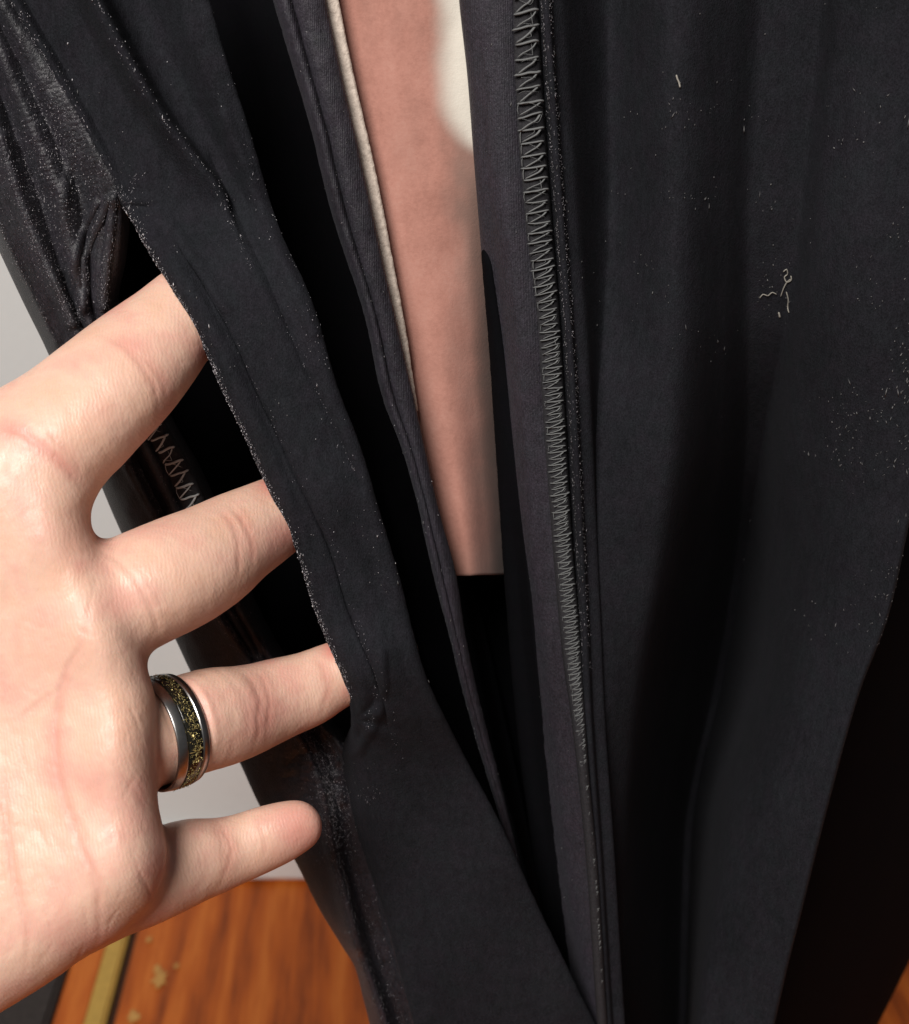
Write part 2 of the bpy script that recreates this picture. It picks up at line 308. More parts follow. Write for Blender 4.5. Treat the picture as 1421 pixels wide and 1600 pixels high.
panel('facing_shade', [(add(g0, 10), K({-150:14, 900:34, 1750:50})), (lambda y: g0(y)+K({300:5, 420:-0.6, 1750:-0.6})(y), K({-150:8, 300:8, 420:6.2, 500:7.2, 700:10, 900:12.6, 1200:16.5, 1750:24})), (lambda y: g0(y)+(g3(y)-g0(y))*gt(y)*0.6, K({-150:8, 300:8, 420:4.0, 500:4.6, 700:6, 900:8.4, 1200:12, 1750:17})), (lambda y: g0(y)+(g3(y)-g0(y))*gt(y), K({-150:8, 300:8, 420:3.8, 500:4.4, 700:5.2, 900:4.6, 1200:8.6, 1750:12.2})), (lambda y: g0(y)+(g3(y)-g0(y))*(gt(y)+0.01), K({-150:5, 1750:16}))], 300, 1750, LIN_SHADE, G, step=5, per=8, wob=0.2, wob_s=60, seed=7, edge=0.6)  # black strip painting the shade along the facing's left side, no separate cloth
SEAM = plain('seam_band', (0.022, 0.021, 0.024), 0.8, ns=2500, bs=0.6, bd=0.0002, var=0.4)
so = K({-150:0, 900:-0.4, 1100:-2.0, 1200:-3.2, 1500:-3.2, 1750:-2})
Sp = panel('serged_seam', [(g3, lambda y: so(y)+2.2), (mixr(g3, sR, 0.1), lambda y: so(y)+0.7), (mixr(g3, sR, 0.5), lambda y: so(y)), (mixr(g3, sR, 0.9), lambda y: so(y)+0.7), (sR, lambda y: so(y)+2.4)], -150, 1750, SEAM, G, step=5, per=5, wob=0.15, wob_s=20, seed=8)
# overlock stitches: one short thread zig each, laid over the band
THR = plain('grey_thread', (0.155, 0.160, 0.160), 0.7, ns=2500, bs=0.4, bd=0.0001, var=0.35)
def tube_mesh(name, pts, r, sides=6, taper=True):
    pts = np.asarray(pts, float); V = []; F = []; n = len(pts)
    T = np.gradient(pts, axis=0); T /= np.linalg.norm(T, axis=1, keepdims=True)
    up = np.array([0, 0, 1.0])
    for i in range(n):
        a = np.cross(T[i], up); a /= np.linalg.norm(a)+1e-9; b = np.cross(a, T[i])
        rr = r*(0.35 if taper and i in (0, n-1) else 1)
        for k in range(sides):
            q = 2*math.pi*k/sides; V.append(pts[i]+rr*(a*math.cos(q)+b*math.sin(q)))
    for i in range(n-1):
        for k in range(sides):
            k2 = (k+1) % sides; F.append((i*sides+k, i*sides+k2, (i+1)*sides+k2, (i+1)*sides+k))
    F.append(tuple(range(sides))[::-1]); F.append(tuple((n-1)*sides+k for k in range(sides)))
    return mesh(name, V, F)
def join(name, parts):
    bm = bmesh.new()
    for p in parts: bm.from_mesh(p); bpy.data.meshes.remove(p)
    me = bpy.data.meshes.new(name); bm.to_mesh(me); bm.free(); return me
variants = []
for k in range(9):
    j = lambda s: random.uniform(-s, s)
    def cur(pts, r):
        q = np.array(pts); return tube_mesh('stitch', pchip(np.arange(len(q)), q, np.linspace(0, len(q)-1, (len(q)-1)*3+1)), r, 5)
    t = -0.12+j(.07)
    bar = cur([(-0.55+j(.06), 0.12+j(.05), -0.02), (-0.25, 0.09+j(.04)+t*.3, 0.17), (0.1, 0.03+j(.04)+t*.6, 0.20), (0.4, 0.0+t+j(.04), 0.16), (0.54+j(.05), -0.02+t+j(.08), -0.05)], 0.085*random.uniform(.8, 1.15))
    dia = cur([(0.46+j(.03), 0.04+t, 0.10), (0.22+j(.04), 0.30+j(.05), 0.25), (-0.10+j(.04), 0.62+j(.05), 0.25), (-0.40+j(.05), 1.0+j(.06), 0.12)], 0.055*random.uniform(.8, 1.2))
    lef = cur([(-0.46, 0.1+j(.1), 0.08), (-0.51+j(.04), 0.5, 0.10), (-0.46, 1.05+j(.1), 0.06)], 0.03*random.uniform(.5, 1.3))
    fz = cur([(-0.3+j(.2), j(.3)+.4, 0.2), (j(.3), 0.4+j(.4), 0.32), (0.3+j(.3), 0.3+j(.5), 0.3)], 0.014)
    variants.append(join('stitch', [bar, dia, fz] if k % 3 else [bar, dia, lef, fz])); variants[-1].materials.append(THR)
    variants[-1].polygons.foreach_set('use_smooth', [True]*len(variants[-1].polygons))
def seam_stitches(left, right, offf, y, y_end, pitchf, parent, lift=0.0, variants=variants):
    n = 0
    while y < y_end:
        pit = float(pitchf(y)[0]); xl = float(left(np.array([y]))[0])+random.uniform(-1.5, 1.5); xr = float(right(np.array([y]))[0])+random.uniform(-1.5, 1.5)
        d = float(BD(y))+(float(offf(np.array([y]))[0])-lift)/1000
        pl = P(xl, y, d); pr = P(xr, y, d); yn = y+pit
        pd = P(float(left(np.array([yn]))[0]), yn, float(BD(yn))+(float(offf(np.array([yn]))[0])-lift)/1000)
        X = Vector(pr-pl); Yv = Vector(pd-pl)*1.0; c = Vector((pl+pr)/2)
        N = X.cross(Yv).normalized(); toc = Vector((0, 0, CAMH))-c
        if N.dot(toc) < 0: N = -N
        o = bpy.data.objects.new('stitch', random.choice(variants)); COL.objects.link(o); o.parent = parent
        Yv = Yv*max(1.0, 0.0)
        Mx = Matrix((( X.x, Yv.x, N.x*X.length*0.8, c.x), (X.y, Yv.y, N.y*X.length*0.8, c.y), (X.z, Yv.z, N.z*X.length*0.8, c.z), (0, 0, 0, 1)))
        o.matrix_parent_inverse = Matrix.Translation(-G.location) if False else Matrix.Identity(4)
        o.matrix_basis = Mx
        y = yn; n += 1
    return n
seam_stitches(add(g3, 3), add(sR, -1), so, -30, 1550, K({-30:25, 150:22, 300:17, 450:12.5, 600:10.5, 900:8.5, 1100:8, 1600:9}), Sp.o, 0.15)
# right velvet panel
i1 = K({-150:948, 0:950, 300:955, 500:945, 700:930, 900:930, 1100:938, 1300:954, 1600:966, 1750:980})
i2 = K({-150:1065, 0:1060, 300:1055, 500:1055, 700:1040, 900:1015, 1100:985, 1300:974, 1600:974, 1750:988})
iv = K({-150:1245, 0:1235, 300:1212, 500:1198, 700:1178, 900:1152, 1100:1116, 1200:1092, 1300:1076, 1600:1066, 1750:1060})
vw = K({-150:42, 300:36, 500:26, 700:12, 900:7, 1750:6}); i3 = lambda y: iv(y)-vw(y); i4 = lambda y: iv(y)+vw(y)
i5 = K({-150:1380, 0:1370, 300:1345, 500:1325, 700:1295, 900:1258, 1100:1205, 1300:1138, 1600:1092, 1750:1080})
i6 = K({-150:1590, 0:1560, 300:1520, 500:1490, 640:1462, 800:1421, 960:1385, 1080:1340, 1260:1290, 1420:1250, 1520:1225, 1600:1207, 1750:1175})
Ip = panel('right_panel', [(add(sR, -5), c_(4.2)), (add(sR, 3), c_(3.6)), (add(r1, -5), c_(1.6)), (r1, c_(-1.5)), (add(r1, 6), c_(0.5)), (add(r1, 22), K({-150:2.5, 700:1.2, 1750:1})), (i1, K({-150:15, 300:14, 500:10, 700:5, 900:2, 1100:2, 1300:7, 1500:25, 1750:40})), (i2, K({-150:0, 500:0, 700:0.5, 900:3, 1100:7, 1300:14, 1500:26, 1750:34})),
     (mixr(i2, i3, 0.6), K({-150:5, 300:7, 500:11, 700:22, 900:44, 1100:62, 1300:66, 1750:68})), (i3, K({-150:9, 300:13, 500:20, 700:42, 900:80, 1100:108, 1300:112, 1750:112})), (i4, K({-150:9, 300:13, 500:20, 700:42, 900:80, 1100:108, 1300:112, 1750:112})),
     (mixr(i4, i5, 0.45), K({-150:4, 300:6, 500:10, 700:20, 900:42, 1100:56, 1300:56, 1750:56})), (i5, K({-150:0.5, 300:1, 500:2.5, 700:8, 900:17, 1100:23, 1300:22, 1600:12, 1750:10})), (mixr(i5, i6, 0.3), K({-150:-1, 500:-0.5, 900:7, 1100:10, 1300:9, 1750:5})), (mixr(i5, i6, 0.62), K({-150:-1.6, 500:-1.4, 900:1.5, 1100:3, 1300:2.6, 1750:1})), (add(i6, -14), K({-150:-2, 1100:-1.5, 1750:-1.5})), (add(i6, -3), c_(-2.6)), (i6, c_(-1)), (add(i6, -3), c_(6)), (add(i6, -30), c_(22))], -150, 1750, VEL, G, step=5, per=10, wob=0.6, wob_s=110, seed=9)
jx = K({-150:1900, 600:1760, 1000:1600, 1200:1530, 1400:1462, 1490:1424, 1550:1395, 1600:1370, 1750:1300})
panel('rear_panel', [(add(i6, -70), c_(48)), (add(i6, 0), c_(60)), (mixr(i6, jx, 0.35), c_(78)), (mixr(i6, jx, 0.7), c_(100)), (jx, c_(128)), (add(jx, -8), c_(150))], -150, 1750, LIN_SHADE, G, step=8, per=8, wob=0.8, wob_s=70, seed=10)  # same velvet as the front, blackened here to paint its shade
panel('under_layer', [(c_(600), c_(50)), (c_(660), c_(46)), (c_(760), c_(45)), (c_(860), c_(46)), (c_(960), c_(48))], 880, 1750, LIN_SHADE, G, step=8, per=6, wob=0.3, wob_s=40, seed=11)

# pocket lining's overlocked edge and its stitches (seen between the upper two fingers)
zl = add(l7, -34); zr = add(l7, -6)
Zp = panel('lining_seam', [(zl, c_(1.5)), (mixr(zl, zr, 0.5), c_(-0.2)), (zr, c_(0.0)), (add(zr, 5), c_(2))], 600, 860, SEAM, G, step=5, per=5, wob=0.15, wob_s=20, seed=12)
THR2 = plain('pale_thread', (0.5, 0.52, 0.52), 0.7, ns=2500, bs=0.3, bd=0.0001, var=0.3); v2_ = []
for m_ in variants[:4]:
    q_ = m_.copy(); q_.materials.clear(); q_.materials.append(THR2); v2_.append(q_)
seam_stitches(zl, zr, c_(-0.2), 612, 830, K({600:18, 850:19}), Zp.o, 0.2, v2_)

# ------------------------------------------------------------------ pink panel behind the slit
def pinkmat():
    m, nt, b = mat('pink_cloth'); v = mapping(nt, (1, 1, 0.5)); n1 = noise(nt, v, 85, 6, 0.65); n2 = noise(nt, mapping(nt, (0.8, 1, 1)), 1500, 4, 0.75)
    mx = node(nt, 'ShaderNodeMath', operation='MULTIPLY_ADD'); mx.inputs[1].default_value = 0.4
    nt.links.new(n2, mx.inputs[0]); nt.links.new(n1, mx.inputs[2])
    base = ramp(nt, mx.outputs[0], [(0.5, (0.36, 0.170, 0.132)), (0.7, (0.46, 0.225, 0.178)), (0.95, (0.53, 0.29, 0.235))])
    for nm, c in (('shade_taupe', (0.23, 0.155, 0.128)), ('cream', (0.76, 0.71, 0.62))):
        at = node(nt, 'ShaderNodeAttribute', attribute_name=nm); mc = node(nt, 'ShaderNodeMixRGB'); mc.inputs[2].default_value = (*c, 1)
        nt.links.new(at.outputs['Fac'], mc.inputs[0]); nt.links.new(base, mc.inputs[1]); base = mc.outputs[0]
    nt.links.new(base, b.inputs['Base Color'])
    b.inputs['Roughness'].default_value = 0.9; b.inputs['Specular IOR Level'].default_value = 0.1; b.inputs['Sheen Weight'].default_value = 0.15; bump(nt, b, n2, 0.3, 0.0002); return m
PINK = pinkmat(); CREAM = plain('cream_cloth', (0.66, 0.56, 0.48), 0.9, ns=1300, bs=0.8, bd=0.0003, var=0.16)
pb = P(720, 960, BD(960)+0.014)
PK = empty('pink_panel', tuple(pb), 'dusty pink cloth strip, cream at its top right, behind the slit of the garment', 'cloth panel')
pm = K({-150:560, 0:590, 300:640, 600:690, 960:740})
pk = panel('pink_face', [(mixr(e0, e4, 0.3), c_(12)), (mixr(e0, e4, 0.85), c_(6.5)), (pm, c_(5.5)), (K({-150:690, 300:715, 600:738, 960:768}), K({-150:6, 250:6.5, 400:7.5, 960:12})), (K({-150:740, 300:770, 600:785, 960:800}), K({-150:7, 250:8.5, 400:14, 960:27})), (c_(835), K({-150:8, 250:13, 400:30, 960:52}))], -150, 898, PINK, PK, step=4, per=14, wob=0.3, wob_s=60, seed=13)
def vattr(p, nm, val):
    at = p.o.data.attributes.new(nm, 'FLOAT', 'POINT'); at.data.foreach_set('value', np.clip(val, 0, 1).astype(np.float32).ravel())
ss = lambda t: (lambda q: q*q*(3-2*q))(np.clip(t, 0, 1))
Xp, Yp = pk.X, pk.Y; nzp = snoise(Xp, Yp, 30, 77)
bx = pchip([-150, 0, 140, 180, 210, 235, 260], [694, 693, 692, 700, 716, 740, 790], Yp.ravel()).reshape(Yp.shape)
vattr(pk, 'cream', ss((Xp-bx+26+4*nzp)/52)*(1-ss((Yp-215-0.3*(Xp-740))/52)))
vattr(pk, 'shade_taupe', 0.85*ss((Xp-(650+0.10*Yp)+12*nzp)/60)+0.22*snoise(Xp, Yp*0.25, 26, 78)+0.45*ss((Yp-800)/110)*(0.6+0.4*snoise(Xp, Yp, 30, 79)))  # taupe paints shade on the right side and bottom, plus some mottling
hemw = K({-150:22, 0:20, 300:19, 500:13, 620:4, 700:0.5})
panel('pale_hem', [(add(e4, -10), c_(2.4)), (lambda y: e4(y)+0.5*hemw(y), c_(2.2)), (lambda y: e4(y)+hemw(y), c_(2.3)), (lambda y: e4(y)+hemw(y)-1, c_(3.4))], -150, 640, CREAM, PK, step=3, per=6, wob=0.1, wob_s=4, seed=15, edge=0.7)

# ------------------------------------------------------------------ lint, and pale flecks that paint light glinting on the pile
def flecks(name, items, m, parent):
    V = []; F = []
    for (p, n, t, L, W) in items:
        t = t-n*np.dot(t, n); t /= np.linalg.norm(t)+1e-9; b = np.cross(n, t); k = len(V); L = L*RNG.choice([0.7, 1.0, 1.5, 3.0], p=[.4, .35, .2, .05]); W = W*RNG.uniform(.55, 1.1)
        c = p+n*W*0.9
        V += [c-t*L, c+b*W, c-b*W, c+n*W, c-n*W*0.6, c+t*L]
        F += [(k, k+1, k+3), (k, k+3, k+2), (k, k+2, k+4), (k, k+4, k+1), (k+5, k+3, k+1), (k+5, k+2, k+3), (k+5, k+4, k+2), (k+5, k+1, k+4)]
    o = link(name, mesh(name, V, F), m, parent); o['kind'] = 'stuff'; return o
def scatter(pn, wfun, n, size=(0.07, 0.16), elong=1.6, tz=(0.15, 0, 1)):
    Wt = np.clip(wfun(pn.X, pn.Y), 0, None); vis = (pn.X > -30) & (pn.X < 1450) & (pn.Y > -30) & (pn.Y < 1630); Wt = (Wt*vis).ravel(); cs = np.cumsum(Wt); out = []
    if cs[-1] <= 0: return out
    a, b = pn.X.shape
    for q in np.searchsorted(cs, RNG.random(n)*cs[-1]):
        i, j = divmod(int(min(q, a*b-1)), b); i2 = min(i+1, a-1); j2 = min(j+1, b-1); s, t = RNG.random(2)
        p = (pn.V[i, j]*(1-s)+pn.V[i2, j]*s)*(1-t)+(pn.V[i, j2]*(1-s)+pn.V[i2, j2]*s)*t
        n_ = pn.N[i, j]; W = RNG.uniform(*size)*1e-3*0.5; d = np.array(tz)+RNG.normal(0, 0.35, 3)
        out.append((p+n_*0.00045, n_, d, W*elong*RNG.uniform(0.8, 1.6), W))
    return out
GL1 = plain('painted_glint', (0.30, 0.285, 0.31), 0.5, spec=0.6, ns=1500, bs=0, var=0.5)
GL2 = plain('lint_fibre', (0.13, 0.127, 0.127), 0.8, ns=1500, bs=0, var=0.4)
near = lambda X, Y, f, s: np.exp(-((X-f(Y.ravel()).reshape(Y.shape))/s)**2)
patch = lambda X, Y, s, seed, th: np.clip(snoise(X, Y, s, seed, 2)-th, 0, 1)
edgeb = lambda X, Y: near(X, Y, add(c0, 4), 4)*np.clip((Y-300)/40, 0, 1)*np.clip((1090-Y)/20, 0, 1)
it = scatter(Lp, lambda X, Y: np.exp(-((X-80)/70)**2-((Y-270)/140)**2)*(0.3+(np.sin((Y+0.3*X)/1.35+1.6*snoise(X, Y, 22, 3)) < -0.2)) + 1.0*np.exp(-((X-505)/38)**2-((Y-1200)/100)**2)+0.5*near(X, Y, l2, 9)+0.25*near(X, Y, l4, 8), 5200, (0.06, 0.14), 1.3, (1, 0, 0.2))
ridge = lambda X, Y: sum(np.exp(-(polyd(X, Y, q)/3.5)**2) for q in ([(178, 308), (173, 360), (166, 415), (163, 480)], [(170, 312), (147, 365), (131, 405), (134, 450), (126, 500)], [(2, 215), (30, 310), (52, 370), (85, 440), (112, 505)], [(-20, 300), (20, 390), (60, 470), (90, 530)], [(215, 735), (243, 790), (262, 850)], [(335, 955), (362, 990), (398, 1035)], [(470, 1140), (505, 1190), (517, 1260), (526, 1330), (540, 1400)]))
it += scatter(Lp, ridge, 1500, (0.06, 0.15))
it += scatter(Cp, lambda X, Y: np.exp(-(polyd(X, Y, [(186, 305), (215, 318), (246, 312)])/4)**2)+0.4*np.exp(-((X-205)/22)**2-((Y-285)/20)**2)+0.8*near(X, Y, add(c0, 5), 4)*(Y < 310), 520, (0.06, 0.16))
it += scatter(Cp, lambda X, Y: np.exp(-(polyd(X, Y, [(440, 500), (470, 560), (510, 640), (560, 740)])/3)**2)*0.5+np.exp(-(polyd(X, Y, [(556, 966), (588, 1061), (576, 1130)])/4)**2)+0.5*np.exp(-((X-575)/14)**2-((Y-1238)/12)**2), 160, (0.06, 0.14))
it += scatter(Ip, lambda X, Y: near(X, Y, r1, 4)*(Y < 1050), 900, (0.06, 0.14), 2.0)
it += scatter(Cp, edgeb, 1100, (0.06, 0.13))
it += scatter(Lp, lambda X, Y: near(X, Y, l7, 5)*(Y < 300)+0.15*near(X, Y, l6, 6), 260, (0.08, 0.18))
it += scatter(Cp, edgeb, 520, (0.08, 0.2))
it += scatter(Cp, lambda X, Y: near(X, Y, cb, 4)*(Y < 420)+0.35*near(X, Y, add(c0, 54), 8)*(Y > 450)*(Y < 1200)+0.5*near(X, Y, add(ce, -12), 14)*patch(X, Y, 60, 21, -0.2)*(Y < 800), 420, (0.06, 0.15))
flecks('painted_glints', it, GL1, G)
it = scatter(Cp, edgeb, 420, (0.10, 0.2))
it += scatter(Cp, lambda X, Y: (0.8*near(X, Y, add(c0, 5), 4)*(Y < 310)+near(X, Y, cb, 3)*(Y < 380)+0.01+0.6*near(X, Y, add(ce, -10), 14)*patch(X, Y, 50, 91, 0.0))*(Y < 1000), 300, (0.07, 0.16))
it += scatter(Lp, lambda X, Y: np.exp(-((X-85)/60)**2-((Y-250)/120)**2)+1.3*np.exp(-(polyd(X, Y, [(478, 1150), (503, 1200), (515, 1270), (524, 1330)])/22)**2)+0.8*ridge(X, Y), 900, (0.06, 0.13))
it += scatter(Ep, lambda X, Y: 0.5*near(X, Y, mixr(e0, e4, 0.19), 4)+0.3*near(X, Y, mixr(e0, e4, 0.5), 12), 200, (0.06, 0.13))
flecks('painted_bright_glints', it, plain('painted_bright_glint', (0.62, 0.60, 0.62), 0.5, ns=1500, bs=0, var=0.3), G)  # paler flecks, the strongest highlights put in as colour
it = scatter(Cp, edgeb, 110, (0.12, 0.25))
it += scatter(Cp, lambda X, Y: patch(X, Y, 70, 22, 0.1)*(Y < 1250), 130, (0.09, 0.2))
it += scatter(Ip, lambda X, Y: patch(X, Y, 90, 23, 0.0)*np.exp(-((X-1360)/110)**2-((Y-560)/330)**2), 330, (0.1, 0.28), 1.7)
it += scatter(Ip, lambda X, Y: patch(X, Y, 60, 24, 0.1)*np.exp(-((X-1100)/110)**2-((Y-350)/140)**2), 120, (0.1, 0.24), 1.8)
it += scatter(Ip, lambda X, Y: np.exp(-((X-1412)/14)**2-((Y-590)/80)**2), 60, (0.12, 0.3), 2)
it += scatter(Ip, lambda X, Y: near(X, Y, r1, 4)*(Y < 1000)+0.02*(Y < 900), 220, (0.09, 0.22), 2.0)
it += scatter(Gp, lambda X, Y: 0.3+patch(X, Y, 50, 25, 0.0), 60, (0.08, 0.2))
it += scatter(Ep, lambda X, Y: 0.4+patch(X, Y, 30, 26, 0.0)+2*near(X, Y, mixr(e0, e4, 0.2), 4), 260, (0.07, 0.18))
flecks('lint', it, GL2, G)
# two larger bits of lint on the right panel, things of their own
LINT = plain('pale_lint', (0.34, 0.32, 0.28), 0.8, ns=1500, bs=0.2, var=0.15)
def strand(name, pts, r, off, label):
    q = np.array([P(x, y, float(BD(y))+off/1000) for x, y in pts]); t = np.linspace(0, len(q)-1, len(q)*5); q = pchip(np.arange(len(q)), q, t)
    o = link(name, tube_mesh(name, q, r), LINT); return o
def surf_off(pn, x, y):
    k = np.argmin((pn.X-x)**2+(pn.Y-y)**2); V = pn.V.reshape(-1, 3)[k]
    d = (V[1]*cP-(V[2]-CAMH)*sP); return (d-float(BD(pn.Y.ravel()[k])))*1000
so1 = surf_off(Ip, 1228, 455)-0.9
root = empty('lint_strand', tuple(P(1228, 490, float(BD(490))+so1/1000)), 'pale curled lint thread standing out on the dark right panel of the velvet', 'lint')
for pts, r in [([(1220, 464), (1224, 452), (1230, 441), (1236, 436)], 0.00009), ([(1229, 456), (1232, 470), (1231, 480), (1233, 489)], 0.0001), ([(1224, 425), (1229, 421), (1231, 428), (1226, 433), (1230, 441), (1237, 437), (1236, 431)], 0.00010), ([(1187, 466), (1193, 460), (1200, 462), (1207, 457), (1214, 460)], 0.00008), ([(1219, 496), (1217, 488)], 0.00016)]:
    q = np.array([P(x, y, float(BD(y))+(surf_off(Ip, x, y)-0.75)/1000) for x, y in pts]); t = np.linspace(0, len(q)-1, len(q)*5); q = pchip(np.arange(len(q)), q, t)
    link('fibre', tube_mesh('fibre', q, r, 5), LINT, root)
so2 = surf_off(Ip, 1060, 126)-0.7
tag(strand('lint_fleck', [(1057, 117), (1059, 124), (1061, 128), (1063, 137)], 0.00014, so2, ''), 'small whitish lint fleck near the top of the right velvet panel', 'lint')

# ------------------------------------------------------------------ the hand
HZ = 0.200
def skin():
    m, nt, b = mat('skin'); v = mapping(nt)
    big = noise(nt, v, 90, 4, 0.55); mid = noise(nt, v, 420, 3, 0.6); fine = noise(nt, mapping(nt, (1.6, 1, 0.7)), 2600, 3, 0.6)
    at = node(nt, 'ShaderNodeAttribute', attribute_name='red')
    c1 = ramp(nt, big, [(0.34, (0.77, 0.475, 0.345)), (0.5, (0.785, 0.505, 0.385)), (0.66, (0.755, 0.41, 0.325))])
    mixc = node(nt, 'ShaderNodeMixRGB', blend_type='MIX'); mixc.inputs[2].default_value = (0.62, 0.245, 0.195, 1)
    nt.links.new(c1, mixc.inputs[1])
    mm = node(nt, 'ShaderNodeMath', operation='MULTIPLY_ADD'); mm.inputs[1].default_value = 0.35; mm.inputs[2].default_value = -0.17
    nt.links.new(mid, mm.inputs[0]); ad = node(nt, 'ShaderNodeMath', operation='ADD', use_clamp=True)
    nt.links.new(at.outputs['Fac'], ad.inputs[0]); nt.links.new(mm.outputs[0], ad.inputs[1]); nt.links.new(ad.outputs[0], mixc.inputs[0])
    nt.links.new(mixc.outputs[0], b.inputs['Base Color'])
    b.inputs['Subsurface Weight'].default_value = 0.16; b.inputs['Subsurface Radius'].default_value = (1, 0.35, 0.2); b.inputs['Subsurface Scale'].default_value = 0.0022
    rr = ramp(nt, mid, [(0.3, (0.36,)*3), (0.7, (0.56,)*3)]); nt.links.new(rr, b.inputs['Roughness'])
    b.inputs['Specular IOR Level'].default_value = 0.5
    vo = node(nt, 'ShaderNodeTexVoronoi', feature='DISTANCE_TO_EDGE'); vo.inputs['Scale'].default_value = 1500
    nt.links.new(mapping(nt, (1, 1, 0.55), (0, 0.3, 0)), vo.inputs['Vector'])
    wv = node(nt, 'ShaderNodeTexWave', wave_type='BANDS', bands_direction='X'); wv.inputs['Scale'].default_value = 560; wv.inputs['Distortion'].default_value = 9; wv.inputs['Detail'].default_value = 3; wv.inputs['Detail Scale'].default_value = 0.6
    nt.links.new(mapping(nt, (1, 1, 1), (0, 0.25, 0)), wv.inputs['Vector']); n0 = bump(nt, b, wv.outputs['Fac'], 0.12, 0.00012)
    wv2 = node(nt, 'ShaderNodeTexNoise'); wv2.inputs['Scale'].default_value = 230; wv2.inputs['Detail'].default_value = 5; wv2.inputs['Distortion'].default_value = 1.2
    nt.links.new(mapping(nt, (1, 1, 0.3), (0, -0.35, 0)), wv2.inputs['Vector']); n0 = bump(nt, b, wv2.outputs['Fac'], 0.2, 0.0005, n0)
    n1 = bump(nt, b, fine, 0.16, 0.00016, n0); n2 = bump(nt, b, vo.outputs['Distance'], 0.22, 0.00014, n1); bump(nt, b, mid, 0.22, 0.0005, n2)
    return m
SKIN = skin()
H = 0.4
gx = np.arange(-92, 66, H, dtype=np.float32); gy = np.arange(22, 186, H, dtype=np.float32); gz = np.arange(-24, 40, H, dtype=np.float32)
SD = np.full((len(gx), len(gy), len(gz)), 50, np.float32)
def smin(a, b, k):
    h = np.maximum(k-np.abs(a-b), 0)/k; return np.minimum(a, b)-h*h*k*0.25
def chain(pts):
    """finger: distance to a chain of tapered segments; returns a bounded block"""
    q = np.asarray(pts, float); t = np.linspace(0, len(q)-1, (len(q)-1)*3+1); q = pchip(np.arange(len(q)), q, t)
    lo = (q[:, :3]-q[:, 3:]).min(0)-7; hi = (q[:, :3]+q[:, 3:]).max(0)+7
    sl = []
    for g, l, h in zip((gx, gy, gz), lo, hi): sl.append(slice(int(np.searchsorted(g, l)), int(np.searchsorted(g, h))))
    x = gx[sl[0]][:, None, None]; y = gy[sl[1]][None, :, None]; z = gz[sl[2]][None, None, :]
    best = np.full((x.shape[0], y.shape[1], z.shape[2]), 60, np.float32)
    for a, b in zip(q[:-1], q[1:]):
        ab = (b-a)[:3]; l2_ = float(ab@ab)
        t = np.clip(((x-a[0])*ab[0]+(y-a[1])*ab[1]+(z-a[2])*ab[2])/l2_, 0, 1).astype(np.float32)
        d = np.sqrt((x-a[0]-t*ab[0])**2+(y-a[1]-t*ab[1])**2+(z-a[2]-t*ab[2])**2)-(a[3]+t*(b[3]-a[3]))
        best = smin(best, d.astype(np.float32), 0.25)
    return tuple(sl), best
# fingers: x, y, radius in tenths of a millimetre across, z in mm away from the viewer
def FC(l): return [(a/10, b/10, z, r/10) for a, b, r, z in l]
index = FC([(-120, 815, 112, 1), (-40, 760, 112, 0), (40, 708, 108, 0), (98, 671, 105, 1), (150, 625, 99, 2.5), (195, 584, 94, 5), (235, 545, 85, 7.5), (262, 518, 77, 9.5), (293, 489, 73, 12), (335, 455, 69, 15), (362, 432, 62, 17), (376, 420, 52, 18)])
middle = FC([(60, 1000, 95, 3), (110, 972, 95, 2), (170, 945, 94, 2), (226, 919, 92, 3), (275, 897, 90, 5.5), (322, 873, 84, 9), (368, 843, 74, 13), (400, 825, 68, 16), (440, 803, 61, 19), (470, 790, 58, 21), (500, 778, 54, 23), (520, 769, 45, 24)])
ring = FC([(80, 1195, 82, 4), (140, 1175, 82, 4), (200, 1160, 80, 4.5), (262, 1143, 79, 8), (325, 1124, 79, 13), (370, 1114, 73, 17), (411, 1101, 66, 20), (435, 1092, 63, 21.5), (480, 1077, 58, 23.5), (512, 1061, 53, 24.6), (532, 1052, 51, 25), (580, 1035, 48, 26), (615, 1022, 40, 27)])
pinky = FC([(90, 1420, 82, 4), (150, 1396, 79, 4), (210, 1377, 76, 6), (262, 1359, 70, 9), (300, 1345, 65, 11), (328, 1339, 60, 12.5), (370, 1327, 53, 14), (412, 1311, 50, 15), (440, 1300, 46.5, 15.6), (463, 1291, 41, 16)])
thumb = FC([(-480, 1050, 150, 0), (-400, 860, 125, -3), (-310, 640, 105, -6), (-240, 480, 98, -8), (-190, 380, 85, -8), (-165, 330, 68, -8)])
